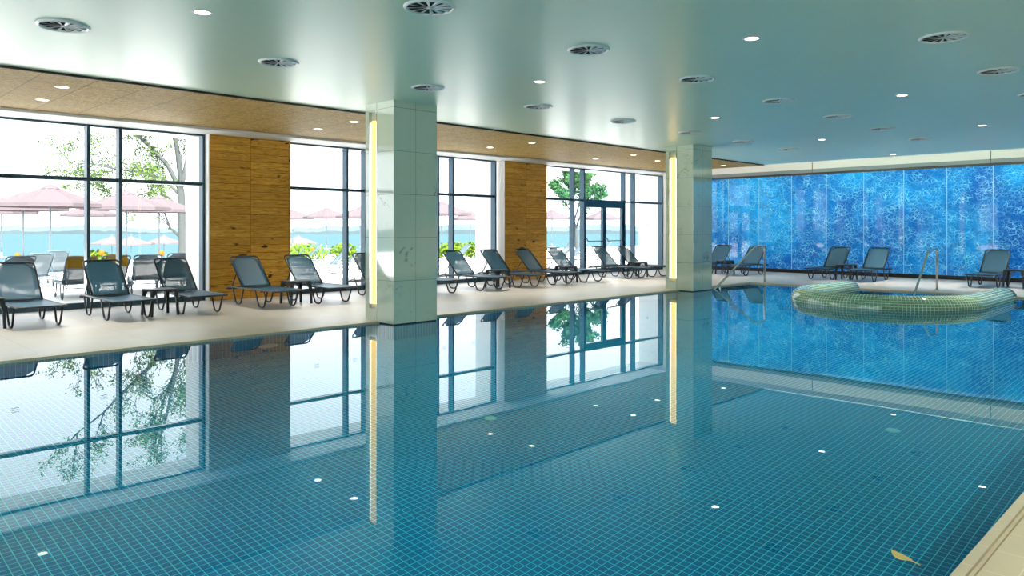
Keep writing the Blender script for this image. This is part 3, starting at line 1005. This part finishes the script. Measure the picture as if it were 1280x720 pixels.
# low sunlit hedges
def leaves(m, c, rad, count, size, flat=1.0):
    for _ in range(count):
        while True:
            q = Vector((rng.uniform(-1, 1), rng.uniform(-1, 1), rng.uniform(-1, 1)))
            if .25 < q.length < 1: break
        p = Vector(c) + Vector((q.x * rad[0], q.y * rad[1], q.z * rad[2]))
        a = Vector((rng.gauss(0, 1), rng.gauss(0, 1), rng.gauss(0, 1))).normalized()
        b_ = a.orthogonal().normalized(); b_ = (Matrix.Rotation(rng.uniform(0, 6.28), 3, a) @ b_)
        s = size * rng.uniform(.6, 1.3)
        c_ = a.cross(b_)
        m.quad(p - b_ * s, p + c_ * s * .45, p + b_ * s, p - c_ * s * .45)
for u, d, w, lab in [(384, 30, 1.9, 'yellow-green bush past the first wood panel'), (430, 31, 1.2, 'yellow-green bush beside the mullion of the second window'), (560, 33, 1.2, 'yellow-green bush beside the near column'), (572, 34, .9, 'small yellow-green bush behind the past-column lounger'), (122, 21, .8, 'yellow-green bush between the first two mullions'), (588, 35, .8, 'yellow-green bush before the white pier')]:
    m = MB(); p = at(u, d, .42)
    leaves(m, (0, 0, 0), (w * .5, w * .35, .38), 500, .09)
    o = m.build('bush', M['hedge']); o.location = p; o.rotation_euler = (0, 0, R(-45)); tag(o, lab, 'bush')
    tk = MB().tube([(0, 0, -.43), (0, 0, .1)], .03, 6).build('stem', M['bark'], o)
# orange blooms on stems
for u, d, z, lab in [(22, 19, .72, 'round orange bloom on a stem at the first pane'), (127, 19, .80, 'round orange bloom between the first two mullions'), (202, 19, .78, 'round orange bloom beside the tree-side umbrella pole'), (391, 29, .62, 'round orange bloom before the yellow-green bush')]:
    p = at(u, d, -.01)
    t = thing('flower', lab, 'flower', p)
    MB().tube([(0, 0, 0), (.01, 0, z * .5), (0, 0, z)], .012, 6).build('stem', M['leaf_g'], t)
    MB().lathe([(0, z + .075), (.05, z + .06), (.075, z), (.05, z - .06), (0, z - .075)], 12).build('bloom', M['orange'], t)

# trees
def tree(name, lab, loc, height, spread, lean, leafmat, nleaf, lsize, depth=5, seed=1, trunk_r=.14, fork=.38, bare=.5):
    r_ = random.Random(seed)
    t = thing(name, lab, 'tree', loc)
    wood = MB(); tips = []
    def grow(p, d, L, rad, lv):
        pts = [p]; rr = [rad]; q = p.copy(); dd = d.copy()
        nseg = 4
        for k in range(nseg):
            dd = (dd + Vector((r_.gauss(0, .10), r_.gauss(0, .10), r_.gauss(0, .05) + .05))).normalized()
            q = q + dd * (L / nseg); pts.append(q.copy()); rr.append(max(.004, rad * (1 - .42 * (k + 1) / nseg)))
            if lv >= 2: tips.append((q.copy(), lv))
        wood.tube(pts, rr, 7 if lv < 2 else 5, caps=False)
        if lv >= depth: return
        nb = 3 if lv else 5
        for b in range(nb):
            ax = Vector((r_.gauss(0, 1), r_.gauss(0, 1), r_.gauss(0, .3))).normalized()
            nd = (dd + ax * r_.uniform(.45, .9) * spread + Vector(lean) * .3).normalized()
            s = r_.choice((nseg, nseg, nseg - 1))
            grow(pts[s], nd, L * r_.uniform(.58, .80), rr[s] * .72, lv + 1)
    grow(Vector((0, 0, -.05)), Vector((0, 0, 1)), height * fork, trunk_r, 0)
    wood.build('trunk', M['bark'], t)
    lv = MB(); cnt = 0
    while cnt < nleaf and tips:
        p, l = r_.choice(tips)
        if l < depth - 1 and r_.random() < bare: continue
        cnum = 5
        leaves(lv, p, (.22, .22, .18), cnum, lsize); cnt += cnum
    lv.build('foliage', leafmat, t)
    return t
def limb_tree():
    r_ = random.Random(4)
    K = 1.585
    p0 = at(228, 38, -.01)
    t = thing('bare_tree', 'sparse spring tree with thin branches behind the third pane', 'tree', p0)
    rt = Vector((1, -1, 0)) / 2 ** .5; fw = Vector((1, 1, 0)) / 2 ** .5
    def W(u, v, dz): return rt * ((u - 228) * .0409) + fw * dz * K + Vector((0, 0, 1.41 + (286 - v) * .0409))
    wood = MB(); tips = []
    def limb(pts, r0, r1, lv, dz=0.0):
        P = [W(u, v, dz * i / (len(pts) - 1)) for i, (u, v) in enumerate(pts)]
        twig(P, r0, r1, lv)
    def twig(P, r0, r1, lv):
        n_ = len(P)
        wood.tube(P, [K * (r0 + (r1 - r0) * i / (n_ - 1)) for i in range(n_)], 8 if lv == 0 else 5, caps=False)
        if lv >= 1: tips.extend(P[1:])
        if lv >= 4: return
        for i in range(1 if lv else 3, n_):
            for _ in range((0, 2, 2, 2)[lv] if lv else 0):
                d = (P[i] - P[i - 1]).normalized()
                ax = Vector((r_.gauss(0, 1), r_.gauss(0, 1), r_.gauss(.25, .6))).normalized()
                nd = (d * .8 + ax * .75).normalized()
                L = K * r_.uniform(.5, 1.1) * (1.15, 1.0, .75, .5)[lv]
                Q = [P[i]]
                for k in range(3):
                    nd = (nd + Vector((r_.gauss(0, .14), r_.gauss(0, .14), r_.gauss(.05, .10)))).normalized()
                    Q.append(Q[-1] + nd * L / 3)
                if r_.random() < .8: twig(Q, max(.008, r0 * .33), .004, lv + 1)
    limb([(228, 322), (229, 305), (228, 285), (227, 262), (226, 236)], .155, .12, 0)
    limb([(226, 238), (231, 205), (236, 170), (240, 130), (246, 90)], .09, .03, 1, .5)
    limb([(226, 238), (212, 207), (195, 187), (168, 160), (140, 130), (110, 105)], .085, .02, 1, -.6)
    limb([(226, 236), (221, 196), (208, 165), (193, 135), (180, 90)], .08, .02, 1, .9)
    limb([(227, 246), (206, 224), (180, 216), (150, 212), (122, 206), (96, 205)], .06, .012, 1, -.3)
    limb([(227, 262), (206, 246), (178, 240), (150, 246), (120, 240)], .05, .012, 1, .8)
    limb([(227, 235), (227, 180), (223, 130), (215, 80)], .08, .02, 1, -1.2)
    limb([(229, 300), (216, 285), (210, 262), (196, 250)], .05, .012, 1, -.5)
    wood.build('trunk', M['bark'], t)
    lv = MB()
    for p in tips:
        if r_.random() < .8: leaves(lv, p, (.26, .26, .2), r_.randint(1, 6), .078)
    lv.build('foliage', M['leaf_y'], t)
limb_tree()
tree('leafy_tree', 'green leafy tree seen above the glass doors', at(722, 42, -.01), 5.2, .8, (0, 0, 0), M['leaf_g'], 9000, .10, depth=4, seed=11, trunk_r=.12, fork=.36, bare=.2)

# ------------------------------------------------------------------ sky
w = bpy.data.worlds.new('World'); SC.world = w; w.use_nodes = True
bg = w.node_tree.nodes['Background']
bg.inputs[0].default_value = (0.93, 0.965, 1.0, 1); bg.inputs[1].default_value = 3.0
sl = bpy.data.lights.new('sun', 'SUN'); sl.energy = 42.0; sl.angle = R(2); sl.color = (1, .96, .90)
so = bpy.data.objects.new('sun', sl); C.objects.link(so)
so.rotation_euler = Vector((.30, .80, -1.05)).to_track_quat('-Z', 'Y').to_euler()

# ------------------------------------------------------------------ camera and view
cd = bpy.data.cameras.new('camera'); cam = bpy.data.objects.new('camera', cd); C.objects.link(cam)
cam.location = (0, 0, EYE)
cam.rotation_euler = (R(90), 0, R(-45))
cd.sensor_fit = 'HORIZONTAL'; cd.sensor_width = 36.0
cd.lens = 930 / 1280 * 36
cd.shift_y = -74 / 1280
cd.clip_end = 3000
SC.camera = cam
SC.view_settings.view_transform = 'Standard'
SC.view_settings.look = 'None'
SC.view_settings.exposure = 0.12
SC.view_settings.gamma = 1.0
SC.view_settings.use_curve_mapping = False
cy = SC.cycles
cy.max_bounces = 14; cy.diffuse_bounces = 6; cy.glossy_bounces = 6; cy.transmission_bounces = 8; cy.transparent_max_bounces = 24
cy.caustics_reflective = True; cy.caustics_refractive = True
cy.sample_clamp_indirect = 8.0
cy.use_denoising = True
